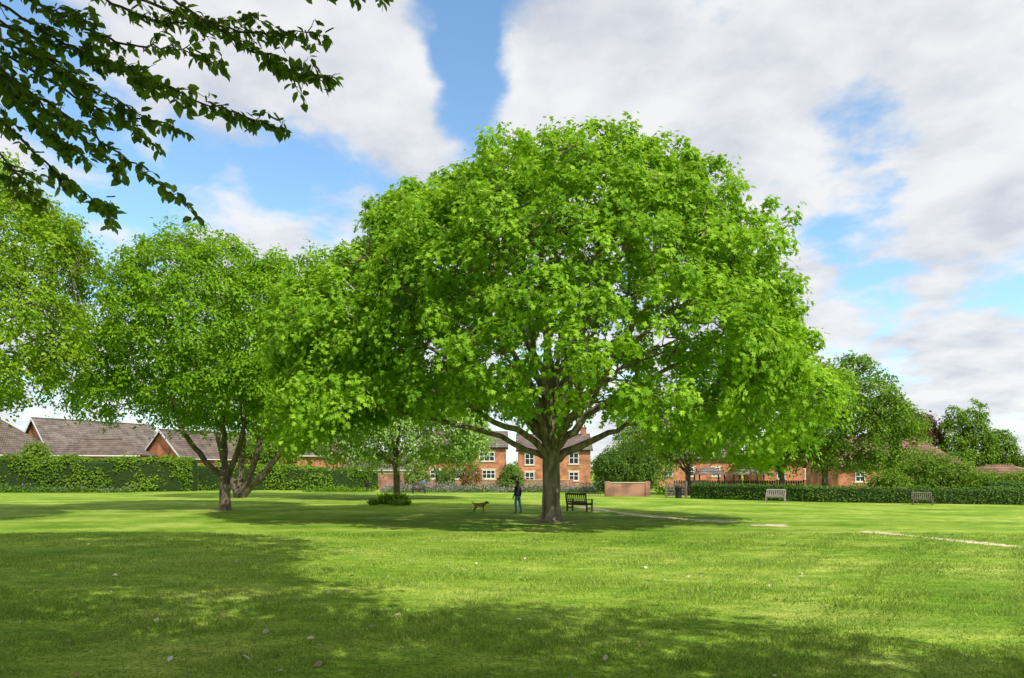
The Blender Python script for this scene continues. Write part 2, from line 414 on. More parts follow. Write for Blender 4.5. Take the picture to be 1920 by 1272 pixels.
def blades():
    rg=np.random.default_rng(3)
    n=420000
    y=4.5+20*rg.uniform(0,1,n)**1.4
    x=rg.uniform(-1,1,n)*(y*.82+1.5)
    P=np.stack([x,y,np.zeros(n)],1)
    l1=np.clip(lump(P,1.3)+.7*lump(P,4.1),-.9,1.6)
    keepm=rg.uniform(0,1,n)<.55+.35*l1
    P=P[keepm];l1=l1[keepm];y=y[keepm];n=len(P)
    h=rg.uniform(.02,.06,n)*(1+.5*l1);wd=rg.uniform(.003,.006,n)*(1+y*.06)
    a=rg.uniform(0,2*np.pi,n);wv=np.stack([np.cos(a),np.sin(a),np.zeros(n)],1)*wd[:,None]
    ln=rg.normal(0,.5,(n,3))*[1,1,0]*h[:,None];ln[:,2]=h
    V=np.stack([P-wv,P+wv,P+ln],1).reshape(-1,3)
    R=np.clip(rg.normal(.5,.27,n)+.15*lump(P,.4),0,1)
    mat=leaf_mat('grass_blade',(.09,.20,.01),(.22,.36,.03),(.47,.54,.13),trans=.25,rough=.6,spec=.2)
    mesh_from_arrays('grass',V,np.arange(3*n),np.full(n,3),mat,attrs={'rnd':np.repeat(R,3)})
blades()

def strip(name,pts,wid,mat,z,seed=0):
    rg=np.random.default_rng(seed)
    pts=np.array(pts,float)
    t=np.linspace(0,len(pts)-1,len(pts)*14)
    X=np.interp(t,np.arange(len(pts)),pts[:,0]);Y=np.interp(t,np.arange(len(pts)),pts[:,1])
    ta=norm(np.stack([np.gradient(X),np.gradient(Y)],1));nn=np.stack([-ta[:,1],ta[:,0]],1)
    wv=wid*(1+.4*np.sin(t*3.1)+.3*rg.normal(0,1,len(t)));wv=np.maximum(wv,.05);wv[0]=wv[-1]=.02
    A=np.stack([X,Y],1)+nn*wv[:,None];B=np.stack([X,Y],1)-nn*wv[:,None]*.9
    V=[];F=[]
    for i in range(len(t)): V+=[(A[i][0],A[i][1],z),(B[i][0],B[i][1],z)]
    for i in range(len(t)-1): F+=[2*i,2*i+1,2*i+3,2*i+2]
    return mesh_from_arrays(name,V,F,[4]*(len(F)//4),mat)
M_path=noise_mat('worn_path',[(.3,(.38,.38,.16)),(.45,(.6,.48,.32)),(.7,(.7,.6,.45))],scale=2.5,bump=.3)
strip('footpath',[(4.2,43),(5.2,39),(6.2,35.5),(7.3,32.8),(8.6,31),(9.6,29.6)],.42,M_path,.004,1)
strip('footpath',[(12.9,25.2),(13.5,23.9),(14.0,22.6),(14.6,20.6),(15.4,18.5),(16.5,15)],.28,M_path,.004,2)
M_soil=noise_mat('soil',[(.35,(.15,.1,.06)),(.65,(.3,.21,.13))],scale=5,bump=.5)
def patch(name,cx,cy,r,mat,z,seed):
    rg=np.random.default_rng(seed);k=40;a=np.linspace(0,2*np.pi,k,endpoint=False)
    rr=r*(1+.25*np.sin(a*3+seed)+.12*rg.normal(0,1,k))
    V=[(cx+rr[i]*math.cos(a[i])*1.4,cy+rr[i]*math.sin(a[i]),z) for i in range(k)]
    return mesh_from_arrays(name,V,list(range(k)),[k],mat)
patch('soil_patch',1.8,30.3,.85,M_soil,.004,1)
patch('soil_patch',-16.4,39,.6,M_soil,.004,2)
patch('soil_patch',10.6,28,.6,M_path,.004,5)

def litter():
    rg=np.random.default_rng(9);n=120
    y=6.8+14*rg.uniform(0,1,n)**1.3;x=rg.uniform(-.8,.45,n)*y
    P=np.stack([x,y,np.full(n,.05)],1)
    mat=leaf_mat('dead_leaf',(.25,.17,.08),(.48,.42,.3),(.72,.68,.58),trans=.1)
    leaf_object('fallen_leaves',P,UP+rg.normal(0,.35,(n,3)),rg.normal(0,1,(n,3))*[1,1,.2],rg.uniform(.06,.15,n),rg.uniform(0,1,n),OVAL_T,OVAL_F,mat)
    n=160;y=6.5+14*rg.uniform(0,1,n);x=rg.uniform(-.8,.8,n)*y
    P=np.stack([x,y,np.full(n,.05)],1)
    leaf_object('daisies',P,UP+rg.normal(0,.2,(n,3)),rg.normal(0,1,(n,3)),np.full(n,.022),rg.uniform(.8,1,n),OVAL_T,OVAL_F,mat)
litter()

# ------------------------------------------------------------------ main trees
rg=np.random.default_rng(11)
E=[((2.7,30.6,8.2),(9.4,9.1,7.7)),((2.7,30.6,10.2),(7.3,7.0,6.0)),((-6.6,30.6,7.6),(3.9,4.6,4.4)),((9.6,29.6,5.4),(3.9,5,3.0)),((-6.8,30,5.0),(3.6,4.5,2.6)),((4,24.5,6.6),(6,3.4,3.0)),((-3.6,31,12.0),(3.0,4,3.0))]
g2=np.random.default_rng(99)
def kp(p):
    k=np.interp(p[:,0],[-11,-8.6,-7,-3,3,6,8.5,10],[.5,.9,2.0,2.4,2.3,2.0,1.0,.35])
    ok=p[:,2]>2.45+k*p[:,1]/30.6
    # opening in the lower middle of the crown where limbs show
    q=np.sqrt(((p[:,0]-2.6)/4.4)**2+((p[:,2]-7.4)/3.0)**2)
    op=(q<1)&(g2.uniform(0,1,len(p))<.3)
    return ok&~op
C=crown_points(E,2250,rg,zmin=2.5,inner=.16,under=.5,lumpy=.04,keep=kp,lo=.86,hi=1.04)
build_tree('maple_tree',(1.75,30.6,0),C,72,.21,M_maple,M_bark,r0=.40,fork=3.1,fork_var=1.4,n_main=24,n_sec=180,T=MAPLE_T,Fc=MAPLE_F,Rmin=.34,Rmax=.72,seed=5,flare=.38,droop=.3,thick=.26,shoots=.2)

rg=np.random.default_rng(12)
E=[((-17.6,39,10.4),(5.2,5.2,5.2)),((-13.2,39,9.8),(4.0,4,4.4)),((-21.8,38.5,7.6),(3.4,3.6,2.8)),((-17.5,39,7.2),(5.5,4.5,2.2)),((-13.5,39.5,7),(3.6,4,2.6))]
C=crown_points(E,1150,rg,zmin=4.6,inner=.2,under=.5,lumpy=.08)
build_tree('lime_tree',(-16.4,39,0),C,80,.2,M_left,M_bark_dk,r0=.29,fork=2.0,fork_var=.5,n_main=9,n_sec=80,T=OVAL_T,Fc=OVAL_F,Rmin=.4,Rmax=.85,seed=6,
           stems=[(-18.9,38.8,5.0),(-16.7,39.6,5.4),(-15.2,39,5.2)],ksid=12,bole=1.7,shoots=.2)

rg=np.random.default_rng(13)
E=[((-20,58,9.5),(7.5,6,6)),((-15,58,8),(5,5,4))]
C=crown_points(E,420,rg,zmin=5.0,inner=.2,under=.5)
build_tree('multi_stem_tree',(-23.2,58,0),C,70,.27,M_left,M_bark_dk,r0=.3,fork=1.0,n_main=8,n_sec=30,tert=False,Rmin=.7,Rmax=1.2,seed=7,
           stems=[(-24.8,57.5,5.4),(-23,58.5,5.6),(-21.2,57.8,5.2),(-18.6,57.6,5.4)])

rg=np.random.default_rng(14)
E=[((-27,30,11.0),(7.4,7,5.9)),((-22.0,29,8.0),(3.4,4,2.8)),((-22,30,11.6),(2.8,3,3))]
C=crown_points(E,1050,rg,zmin=5.2,inner=.2,under=.5,lumpy=.08)
build_tree('ash_tree',(-27.5,31,0),C,80,.17,M_ash,M_bark,r0=.45,fork=3,n_main=9,n_sec=50,T=QUAD_T,Fc=QUAD_F,Rmin=.42,Rmax=.9,seed=8,shoots=.2)

rg=np.random.default_rng(15)
C=crown_points([((-9.0,55,6.2),(5.8,5.5,3.6)),((-5.3,55,5.2),(3.4,4,2.4)),((-12.6,55,5.2),(3.2,4,2.6))],560,rg,zmin=3.1,inner=.15,under=.6)
build_tree('whitebeam_tree',(-9.3,55,0),C,75,.22,M_white,M_bark_dk,r0=.26,fork=2.6,n_main=8,n_sec=25,tert=False,Rmin=.55,Rmax=.95,seed=9)

def above(p):
    inview=(p[:,1]>-1.0)&(np.abs(p[:,0])<np.maximum(p[:,1],0)*.85+2.6)&(p[:,2]<2.2+.72*np.maximum(p[:,1],0)+2.9)
    return (~inview)&(np.hypot(p[:,0],p[:,1])+np.abs(p[:,2]-2)>3)
rg=np.random.default_rng(16)
C=crown_points([((-5,1,11.8),(9.5,8.8,6)),((-3.5,8.5,14.5),(6.5,5,4))],1650,rg,zmin=4.5,inner=.35,under=.8,keep=above)
cherry=build_tree('cherry_tree',(-7.5,-2.5,0),C,70,.21,M_cherry,M_bark_dk,r0=.38,fork=3,n_main=10,n_sec=60,tert=False,T=QUAD_T*[1.2,1,1],Fc=QUAD_F,Rmin=.5,Rmax=1.1,seed=10,shoots=0)
C=crown_points([((7,-3,9.5),(6.5,6,4.5))],460,rg,zmin=4.5,inner=.35,under=.8,keep=above)
build_tree('cherry_tree',(8.5,-5.5,0),C,66,.21,M_cherry,M_bark_dk,r0=.35,fork=3,n_main=8,n_sec=30,tert=False,T=QUAD_T*[1.2,1,1],Fc=QUAD_F,Rmin=.5,Rmax=1.1,seed=11,shoots=0)

def overhang():
    rg=np.random.default_rng(21);tb=Tubes()
    H=np.array((-5.6,4.6,7.0))
    tb.add(bez(np.array((-7.4,-2.4,4.0)),np.array((-7.0,1.5,7.2)),H,12,rg,.04),np.linspace(.14,.06,12),k=8)
    br=[[(-3.8,6.2,6.72),(-2.8,6.2,6.42),(-2.2,6.2,6.2),(-1.58,6.2,6.02)],
        [(-3.3,6.0,6.6),(-2.6,6,6.2),(-1.95,6,5.74),(-1.5,6,5.5)],
        [(-4.9,6,6.3),(-3.6,6,5.92),(-2.65,6,5.48),(-1.88,6,5.1)],
        [(-4.9,6.2,6.0),(-4.1,6.2,5.5),(-3.4,6.2,4.98),(-2.75,6.2,4.45)],
        [(-4.9,5.9,5.7),(-4.25,5.9,5.05),(-3.85,5.9,4.7),(-3.42,5.9,4.42)],
        [(-4.8,5.7,6.15),(-3.8,5.7,5.6),(-2.8,5.7,5.1)],
        [(-4.6,6.4,6.7),(-3.9,6.4,6.4),(-3.2,6.4,6.2),(-2.6,6.4,5.85)],
        [(-4.4,6.6,7.1),(-3.6,6.6,6.7),(-2.9,6.6,6.5),(-2.3,6.6,6.4)],
        [(-4.6,5.6,5.9),(-4.0,5.6,5.3),(-3.3,5.6,4.75)],
        [(-4.8,5.9,6.5),(-4.1,5.9,6.1),(-3.4,5.9,5.75),(-2.9,5.9,5.4)],
        [(-5.0,6.1,6.9),(-4.3,6.1,6.5),(-3.7,6.1,6.2)],[(-5.0,6.3,6.6),(-4.5,6.3,6.2),(-4.0,6.3,5.8),(-3.7,6.3,5.3)],
        [(-5.0,5.8,6.3),(-4.5,5.8,5.7),(-4.2,5.8,5.3)],
        [(-5.0,6.0,5.95),(-4.5,6.0,5.55),(-4.1,6.0,5.2),(-3.75,6.0,4.95)],
        [(-5.0,6.1,6.2),(-4.2,6.1,5.78),(-3.5,6.1,5.38),(-3.05,6.1,5.0)],
        [(-5.0,6.2,5.5),(-4.7,6.2,5.1),(-4.45,6.2,4.7)],
        [(-2.4,6.3,7.1),(-1.75,6.3,6.85),(-1.2,6.3,6.62),(-1.05,6.3,6.55)]]
    LP=[];LN=[];LD=[]
    def leaves(P,step):
        seg=np.linalg.norm(np.diff(P,axis=0),axis=1);s=np.concatenate([[0],np.cumsum(seg)])
        q=np.arange(.03,s[-1],step)
        for t in q:
            p=np.array([np.interp(t,s,P[:,i]) for i in range(3)])
            for _ in range(rg.integers(1,4)):
                LP.append(p+rg.normal(0,.015,3))
                LD.append(np.array([.25,0,-.9])+rg.normal(0,.45,3))
                LN.append(rg.normal(0,.6,3)+np.array([.3,-.5,.5]))
    for b in br:
        b=np.array(b,float)
        tb.add(bez(H,(H+b[0])/2+[0,0,.15],b[0],6,rg,.02),np.linspace(.035,.016,6),k=5)
        t=np.linspace(0,len(b)-1,26)
        P=np.stack([np.interp(t,np.arange(len(b)),b[:,i]) for i in range(3)],1)
        for _ in range(3): P[1:-1]=(P[:-2]+P[1:-1]*2+P[2:])/4
        P+=rg.normal(0,.012,P.shape);P[:,1]+=.25*np.sin(t*1.3+b[0][2])
        tb.add(P,np.linspace(.016,.003,26),k=5)
        leaves(P[6:],.06)
        for j in range(2,25):
            if rg.uniform()<.66:
                Lg=rg.uniform(.18,.5)*(1-.55*j/25)
                dr=norm(P[min(j+1,25)]-P[j-1]+rg.normal(0,.10,3)*[.5,1.5,1.0]+[0,0,-.02+.05*rg.normal()])
                e=P[j]+dr*Lg+[0,0,-.12*Lg]
                Q=bez(P[j],P[j]+dr*Lg*.5+[0,0,.06*Lg],e,6,rg,.006)
                tb.add(Q,np.linspace(.006,.002,6),k=3);leaves(Q,.07)
    tb.obj('overhanging_branches',M_bark_dk,cherry)
    n=len(LP);LP=np.array(LP)
    leaf_object('overhanging_leaves',LP,np.array(LN),np.array(LD),rg.uniform(.06,.13,n),rg.uniform(0,1,n),OVAL_T*[1.0,1,1],OVAL_F,M_overh,cherry)
overhang()

# ------------------------------------------------------------------ background trees
def bgtree(name,base,ells,n,K,size,mat,seed,r0=.25,fork=2,zmin=.5,trunk=True,Rmin=.6,Rmax=1.2,n_main=6,stems=None,inner=.2):
    g=np.random.default_rng(seed)
    C=crown_points(ells,n,g,zmin=zmin,inner=inner,under=.6,lumpy=.1)
    return build_tree(name,base,C,K,size,mat,M_bark_dk,r0=r0,fork=fork,n_main=n_main,n_sec=14,tert=False,Rmin=Rmin,Rmax=Rmax,seed=seed,trunk=trunk,stems=stems)
bgtree('sycamore_tree',(27.5,60,0),[((29,60,7.2),(4.8,4.5,5)),((32,60,6.0),(3.2,3.5,3.2))],480,65,.25,M_bg,31,zmin=2.6,Rmin=.5,Rmax=1)
bgtree('sycamore_tree',(24.5,62,0),[((23,62,6),(5,4,3.6))],230,60,.28,M_left,32,zmin=2.9)
bgtree('sycamore_tree',(17,66,0),[((15.5,66,6.4),(5,4,3.0))],200,60,.28,M_bg2,33,zmin=3.4)
bgtree('copper_beech_tree',(61,108,0),[((62,108,7.5),(5.4,4,4.2))],260,50,.4,M_copper,34,zmin=1)
for i,(x,h) in enumerate([(67.5,12.2),(70.5,12.6),(74,9),(57,9.5)]):
    bgtree('birch_tree',(x,104,0),[((x,104,h*.55),(2.1,2,h*.46)),((x+.8,104,h*.4),(2.1,2,h*.3))],170,45,.33,M_bg,40+i,zmin=1.4,r0=.16,Rmin=.5,Rmax=1)
bgtree('elder_bush',(43,70,0),[((41.8,70,2.1),(2.2,2,2.5)),((44.5,70,1.7),(2.4,2,1.9)),((47,70,1.3),(2.0,2,1.3))],230,55,.24,M_bg,50,zmin=.1,fork=.6)
bgtree('laurel_bush',(50,66,0),[((50.0,66,1.1),(2.2,1.6,1.2)),((46.5,66,1.1),(2,1.6,1.0))],120,55,.22,M_hedge,51,zmin=.1,fork=.4)
bgtree('laurel_bush',(38,68,0),[((37.6,68,1.2),(1.6,1.6,1.3))],70,55,.22,M_bg,71,zmin=.1,fork=.4)
bgtree('holly_bush',(10.9,76,0),[((10.9,76,2.4),(1.9,1.8,2.3))],150,60,.2,M_hedge2,52,zmin=.2,fork=.5,Rmin=.4,Rmax=.7)
bgtree('holly_bush',(14.5,80,0),[((14.3,80,2.9),(2.6,2,3.0))],200,60,.22,M_hedge2,53,zmin=.2,fork=.5,Rmin=.4,Rmax=.8)
bgtree('willow_tree',(17.5,92,0),[((17.3,92,4),(4.2,3,3.6))],240,50,.3,M_bg2,54,zmin=.6)
bgtree('conifer_shrub',(-5.0,82,0),[((-5.0,82,1.7),(1.4,1.2,1.5))],60,50,.2,M_rust,55,zmin=.1,fork=.4,Rmin=.35,Rmax=.6)
bgtree('yew_shrub',(-.2,76,0),[((-.2,76,1.3),(1.4,1.2,1.4))],70,50,.2,M_hedge2,56,zmin=.1,fork=.4,Rmin=.35,Rmax=.6)
bgtree('yew_shrub',(-8,84,0),[((-8,84,1.4),(1.3,1.2,1.4))],60,50,.2,M_hedge2,57,zmin=.1,fork=.4,Rmin=.35,Rmax=.6)
bgtree('privet_bush',(-12,86,0),[((-12,86,1.6),(1.6,1.2,1.7))],70,50,.2,M_bg2,58,zmin=.1,fork=.4,Rmin=.35,Rmax=.6)
bgtree('hawthorn_tree',(-32,90,0),[((-32,90,5),(4,3,3))],160,50,.35,M_bg,59,zmin=2)
bgtree('hawthorn_tree',(-56.5,81,0),[((-56.5,81,4.4),(1.1,1,1.3))],40,50,.3,M_bg2,60,zmin=2.5)
bgtree('hawthorn_tree',(79,100,0),[((79,100,4),(3.5,3,3))],100,45,.35,M_bg2,61,zmin=1)
def distant():
    g=np.random.default_rng(70)
    ells=[]
    for i in range(60):
        x=-190+i*6.5+g.uniform(-2,2);h=g.uniform(3,6.5)
        ells.append(((x,165+g.uniform(-8,8),h*.45),(g.uniform(4,7),4,h*.6)))
    C,O=crown_points(ells,1500,g,zmin=.3,inner=.1)
    P,Nn,D,S,R=sprays(C,O,26,1.2,2.4,.75,g)
    leaf_object('distant_trees',P,Nn,D,S,R,QUAD_T,QUAD_F,M_bg)
distant()

# ------------------------------------------------------------------ hedges
def hedge(name,pts,width,height,leaf,dens,mat,seed,hv=.12):
    g=np.random.default_rng(seed);par=empty(name)
    pts=np.array(pts,float)
    hs=height if isinstance(height,(list,tuple)) else [height]*len(pts)
    V=[];F=[]
    tn=len(pts)*12;t=np.linspace(0,len(pts)-1,tn)
    X=np.interp(t,np.arange(len(pts)),pts[:,0]);Y=np.interp(t,np.arange(len(pts)),pts[:,1]);Hh=np.interp(t,np.arange(len(pts)),hs)
    ta=norm(np.stack([np.gradient(X),np.gradient(Y)],1));nn=np.stack([ta[:,1],-ta[:,0]],1)
    prof=[(.42,0),(.45,.85),(.3,.93),(-.3,.93),(-.45,.85),(-.42,0)]
    for i in range(tn):
        for a,b in prof: V.append((X[i]+nn[i][0]*a*width,Y[i]+nn[i][1]*a*width,b*Hh[i]))
    for i in range(tn-1):
        for j in range(5): F+=[6*i+j,6*i+j+1,6*i+7+j,6*i+6+j]
    k=len(F)//4
    F+=list(range(6))+list(range(6*(tn-1),6*tn))
    mesh_from_arrays('core',V,F,[4]*k+[6,6],M_core,parent=par)
    seg=np.linalg.norm(np.diff(pts,axis=0),axis=1).sum()
    n=int(seg*(2*np.mean(hs)+width)*dens)
    u=g.uniform(0,tn-1,n);i=np.minimum(u.astype(int),tn-2);fr=(u-i)[:,None]
    cx=np.stack([X,Y],1);c=cx[i]*(1-fr)+cx[i+1]*fr;nv=nn[i];hh=np.interp(u,np.arange(tn),Hh)
    s=g.uniform(0,2*np.mean(hs)+width,n);mh=np.mean(hs)
    side=np.where(s<mh,1,np.where(s>mh+width,-1,0))
    off=np.where(side==0,g.uniform(-.5,.5,n),side*.5)
    z=np.where(side==0,1.0,g.uniform(0,1,n)**.9)
    P3=np.stack([c[:,0],c[:,1],z*3],1)
    lm=lump(P3,.9)*hv
    d=norm(np.stack([nv[:,0]*off*2,nv[:,1]*off*2,np.where(side==0,1,.25)],1))
    P=np.stack([c[:,0]+nv[:,0]*off*width*(1-.12*z),c[:,1]+nv[:,1]*off*width*(1-.12*z),z*hh],1)+d*(lm+g.normal(0,.05,n)-.05)[:,None]
    P[:,2]=np.maximum(P[:,2]+(side==0)*g.exponential(.05,n),.02)
    Nn=d+UP*.3+g.normal(0,.5,(n,3));D=g.normal(0,.6,(n,3))+d*.5
    R=np.clip(.45+.18*lump(P3,.6)+g.normal(0,.18,n),0,1)
    leaf_object('foliage',P,Nn,D,leaf*g.uniform(.7,1.25,n),R,QUAD_T,QUAD_F,mat,par)
hedge('hedge',[(-75,72),(-60,74),(-46,76),(-36,77.5)],2.0,[3.9,3.9,3.7,3.6],.26,42,M_hedge,80,hv=.26)
hedge('hedge',[(-40,81),(-28,82),(-16.5,84)],2.0,[3.1,2.9,2.4],.26,42,M_hedge,81,hv=.22)
hedge('low_hedge',[(15,56.5),(19,53),(22.5,50),(31,46.8),(38,44.5),(48,41)],1.1,[1.15,1.15,1.1,1.05,1.05,1.1],.14,110,M_hedge2,82,hv=.05)
hedge('low_hedge',[(41,59),(46,58),(54,58)],1.2,[1.3,1.4,1.5],.18,70,M_hedge2,83,hv=.08)

def bed(name,x0,x1,y0,y1,n,h,seed,mats,zt=.8):
    g=np.random.default_rng(seed);par=empty(name)
    for k,(mat,fr) in enumerate(mats):
        m=int(n*fr);x=g.uniform(x0,x1,m);y=g.uniform(y0,y1,m)
        hh=h*(.55+.45*np.clip(lump(np.stack([x,y,x*0+k],1),.8),-.6,1.3))*g.uniform(.5,1.1,m)
        z=g.uniform(.05,1,m)*hh
        P=np.stack([x,y,z],1)
        if k>0: P[:,2]=hh+.05
        leaf_object('planting_%d'%(k+1),P,UP*.6+g.normal(0,.6,(m,3)),UP*.7+g.normal(0,.6,(m,3)),g.uniform(.12,.28,m)*(1 if k==0 else .6),g.uniform(0,1,m),QUAD_T,QUAD_F,mat,par)
M_purple=leaf_mat('lavender_flower',(.14,.07,.2),(.25,.16,.34),(.42,.34,.5),trans=.2)
M_pink=leaf_mat('pink_flower',(.45,.2,.2),(.55,.4,.32),(.6,.58,.5),trans=.2)
M_grey=leaf_mat('grey_green_leaf',(.08,.13,.05),(.17,.23,.11),(.3,.35,.2),trans=.2)
bed('flower_bed',-14,9,72,77,14000,1.0,90,[(M_grey,.7),(M_purple,.16),(M_pink,.1)])
bed('flower_bed',14.5,40,64,70,7000,1.0,91,[(M_bg,.9),(M_pink,.05)])
bed('wild_flower_border',-56,-40,71.5,74,4500,.9,92,[(M_hedge2,.9),(M_purple,.1)])
def spiky(name,cx,cy,rx,ry,n,h,seed):
    g=np.random.default_rng(seed)
    a=g.uniform(0,6.28,n);r=np.sqrt(g.uniform(0,1,n))
    P=np.stack([cx+rx*r*np.cos(a),cy+ry*r*np.sin(a),np.zeros(n)],1)
    D=UP+g.normal(0,.28,(n,3))
    leaf_object(name,P,g.normal(0,1,(n,3))*[1,1,.1]+[0,0,.15],D,h*g.uniform(.6,1.1,n),g.uniform(0,1,n),QUAD_T*[.22,1,1],QUAD_F,M_hedge)
spiky('iris_clump',-8.1,46.5,1.0,.7,600,.8,93)
spiky('iris_clump',-7.3,44.5,.7,.35,260,.45,94)
spiky('iris_clump',-9.1,45,.35,.3,150,.5,95)
spiky('daffodil_clump',-18.5,73,4,.5,600,.6,96)

# ------------------------------------------------------------------ houses
def house(name,x,y,rot,W,Dp,eave,ridge,wall,roof,wins=(),chims=(),hip=(0,0),over=.35,lintel=True,doors=()):
    par=empty(name,(x,y,0),rot)
    hl,hr=hip;mid=Dp/2
    V=[(0,0,0),(W,0,0),(W,Dp,0),(0,Dp,0),(0,0,eave),(W,0,eave),(W,Dp,eave),(0,Dp,eave)]
    F=[0,1,5,4, 1,2,6,5, 2,3,7,6, 3,0,4,7];lt=[4]*4
    sl=(ridge-eave)/mid
    if not hl: V.append((0,mid,ridge-.02));F+=[4,len(V)-1,7];lt.append(3)
    if not hr: V.append((W,mid,ridge-.02));F+=[5,6,len(V)-1];lt.append(3)
    mesh_from_arrays('walls',V,F,lt,wall,parent=par)
    o=over;ez=eave-o*sl+.06
    RV=[(-o,-o,ez),(W+o,-o,ez),(W+o,Dp+o,ez),(-o,Dp+o,ez),((hl if hl else -o),mid,ridge+.06),((W-hr if hr else W+o),mid,ridge+.06)]
    RF=[0,1,5,4, 2,3,4,5];rl=[4,4]
    if hl: RF+=[3,0,4];rl.append(3)
    if hr: RF+=[1,2,5];rl.append(3)
    r=mesh_from_arrays('roof',RV,RF,rl,roof,parent=par)
    md=r.modifiers.new('thick','SOLIDIFY');md.thickness=.14;md.offset=1
    boxes('ridge_tiles',[((RV[4][0]+RV[5][0])/2,mid,ridge+.22,abs(RV[5][0]-RV[4][0]),.28,.16)],roof,par)
    boxes('gutter',[(W/2,-o-.05,ez-.02,W+2*o,.12,.12),(W/2,-.03,eave-.22,W,.05,.12)],M_black if lintel else M_white_p,par)
    if not hl and not lintel:
        a=math.atan2(ridge-eave,mid);Lr=math.hypot(mid+o,(mid+o)*sl)
        boxes('bargeboards',[(-o-.04,(mid-o)/2,(ez+ridge)/2,.05,Lr,.22,Matrix.Rotation(a,3,'X')),(-o-.04,Dp-(mid-o)/2,(ez+ridge)/2,.05,Lr,.22,Matrix.Rotation(-a,3,'X'))],M_white_p,par)
    gl=[];fr=[];li=[]
    for (wx,wz,ww,wh) in wins:
        cx=wx+ww/2;cz=wz+wh/2
        gl.append((cx,-.015,cz,ww,.03,wh))
        t=.11
        fr+=[(cx,-.04,wz+t/2,ww,.08,t),(cx,-.04,wz+wh-t/2,ww,.08,t),(wx+t/2,-.038,cz,t,.076,wh-2*t),(wx+ww-t/2,-.038,cz,t,.076,wh-2*t)]
        nb=2 if ww<1.8 else 3
        for k in range(1,nb): fr.append((wx+ww*k/nb,-.034,cz,.09,.068,wh-2*t))
        fr.append((cx,-.031,wz+wh*.55,ww-2*t,.062,.08))
        li+=[(cx,-.03,wz+wh+.12,ww+.4,.06,.22),(cx,-.06,wz-.08,ww+.3,.12,.14)]
    for (dx,dw,dh) in doors:
        fr+=[(dx+dw/2,-.03,dh/2,dw,.06,dh)];
        gl+=[(dx+dw/2,-.07,dh*.75,dw*.5,.02,dh*.25)]
    if gl: boxes('window_glass',gl,M_glass,par);boxes('window_frames',fr,M_white_p,par)
    if li: boxes('lintels_and_sills',li,M_stone,par)
    for k,cxx in enumerate(chims):
        boxes('chimney_%d'%(k+1),[(cxx,mid,ridge+.3,.9,.7,1.8),(cxx,mid,ridge+1.27,1.05,.85,.16)],M_brick2,par)
        boxes('chimney_pots_%d'%(k+1),[(cxx-.22,mid,ridge+1.55,.2,.2,.4),(cxx+.22,mid,ridge+1.55,.2,.2,.4)],M_tile_o,par)
    return par
house('brick_house',1.0,107,0,11.3,8,5.7,8.1,M_brick,M_tile,wins=[(1.0,3.3,1.5,1.75),(1.0,.3,1.5,1.9),(7.9,3.4,1.55,1.75),(7.9,.8,1.55,1.4)],chims=[10.6],doors=[(5,1,2.1)])
house('brick_house',-14.8,110,0,13.8,8,6.2,8.7,M_brick,M_tile_g,wins=[(1.6,4.1,2.2,1.4),(5.5,3.9,2.2,1.5),(9.5,3.9,2.5,1.5),(1.6,1.1,2.4,1.4),(5,1.1,2.2,1.4),(10,1.1,2.1,1.4)],chims=[2.5],lintel=True,doors=[(8.2,1,2.1)])
house('terraced_house',21.7,105,0,13.6,8,4.3,7,M_brick,M_tile,wins=[(1.6,1.5,1.4,1.4),(5,1.5,1.3,1.4),(9,1.5,1.3,1.4)],chims=[6])
house('terraced_house',36,98,0,15,8,3.8,6,M_brick,M_tile_o,wins=[(2,1.2,1.2,1.3),(6,1.2,1.2,1.3),(11,1.2,1.2,1.3)])
house('barn_house',39.2,82,0,15.3,9,2.9,6.4,M_brick,M_tile_o,wins=[(2,1,1.2,1.2)],chims=[11.3],hip=(0,3.2))
house('garage',49.5,72,0,8,6,1.7,2.7,M_brick2,M_tile_o,hip=(2.5,2.5))
house('bungalow',-80.5,84,0,19.5,8.5,4.6,9.3,M_brick,M_tile,hip=(0,6),lintel=False)
house('brick_house',-63.6,94,math.radians(60),17,8.5,5,9.6,M_brick,M_tile_g,lintel=False,chims=[])
house('bungalow',-58.6,86,math.radians(12),10.5,7,4.4,6.3,M_brick,M_tile,hip=(3,3),lintel=False)
house('brick_house',-45.0,93,math.radians(60),13,9,4.2,7.9,M_brick,M_tile,lintel=False)
house('brick_house',-37.5,96,math.radians(8),13,8,4.6,6.8,M_brick,M_tile_g,lintel=False)
M_pale=plain('pale_render',(.5,.44,.38))
house('bungalow',-24.5,101,0,11,7,2.6,4.6,M_pale,M_tile_g,lintel=False,wins=[(2,1,1.4,1.1),(7,1,1.4,1.1)])

def wall(name,x0,x1,y,h,t=.3,mat=M_brickw):
    par=empty(name)
    boxes('brickwork',[((x0+x1)/2,y,h/2,x1-x0,t,h)],mat,par)
    boxes('coping',[((x0+x1)/2,y,h+.04,x1-x0+.08,t+.1,.08)],M_stone if mat==M_brickw else M_brick2,par)
    boxes('piers',[(x,y,h/2+.08,.42,t+.14,h+.16) for x in (x0+.2,x1-.2)],mat,par)
wall('brick_wall',8.3,12.3,61,1.2)
wall('brick_wall',-17.8,-12,88,1.9)
wall('brick_wall',-12,8,90,1.1)
def gate(name,x,y,w_,h,mat):
    par=empty(name,(x,y,0))
    boxes('posts',[(0,0,h/2+.1,.16,.16,h+.2),(w_,0,h/2+.1,.16,.16,h+.2)],mat,par)
    boxes('rails',[(w_/2,0,z,w_-.16,.06,.09) for z in np.linspace(.2,h-.05,5)],mat,par)
    boxes('brace',[(w_/2,-.05,h/2,.08,.03,math.hypot(w_-.3,h-.3),Matrix.Rotation(math.atan2(w_-.3,h-.3),3,'Y'))],mat,par)
gate('wooden_gate',13.1,58,1.7,1.2,M_wood)
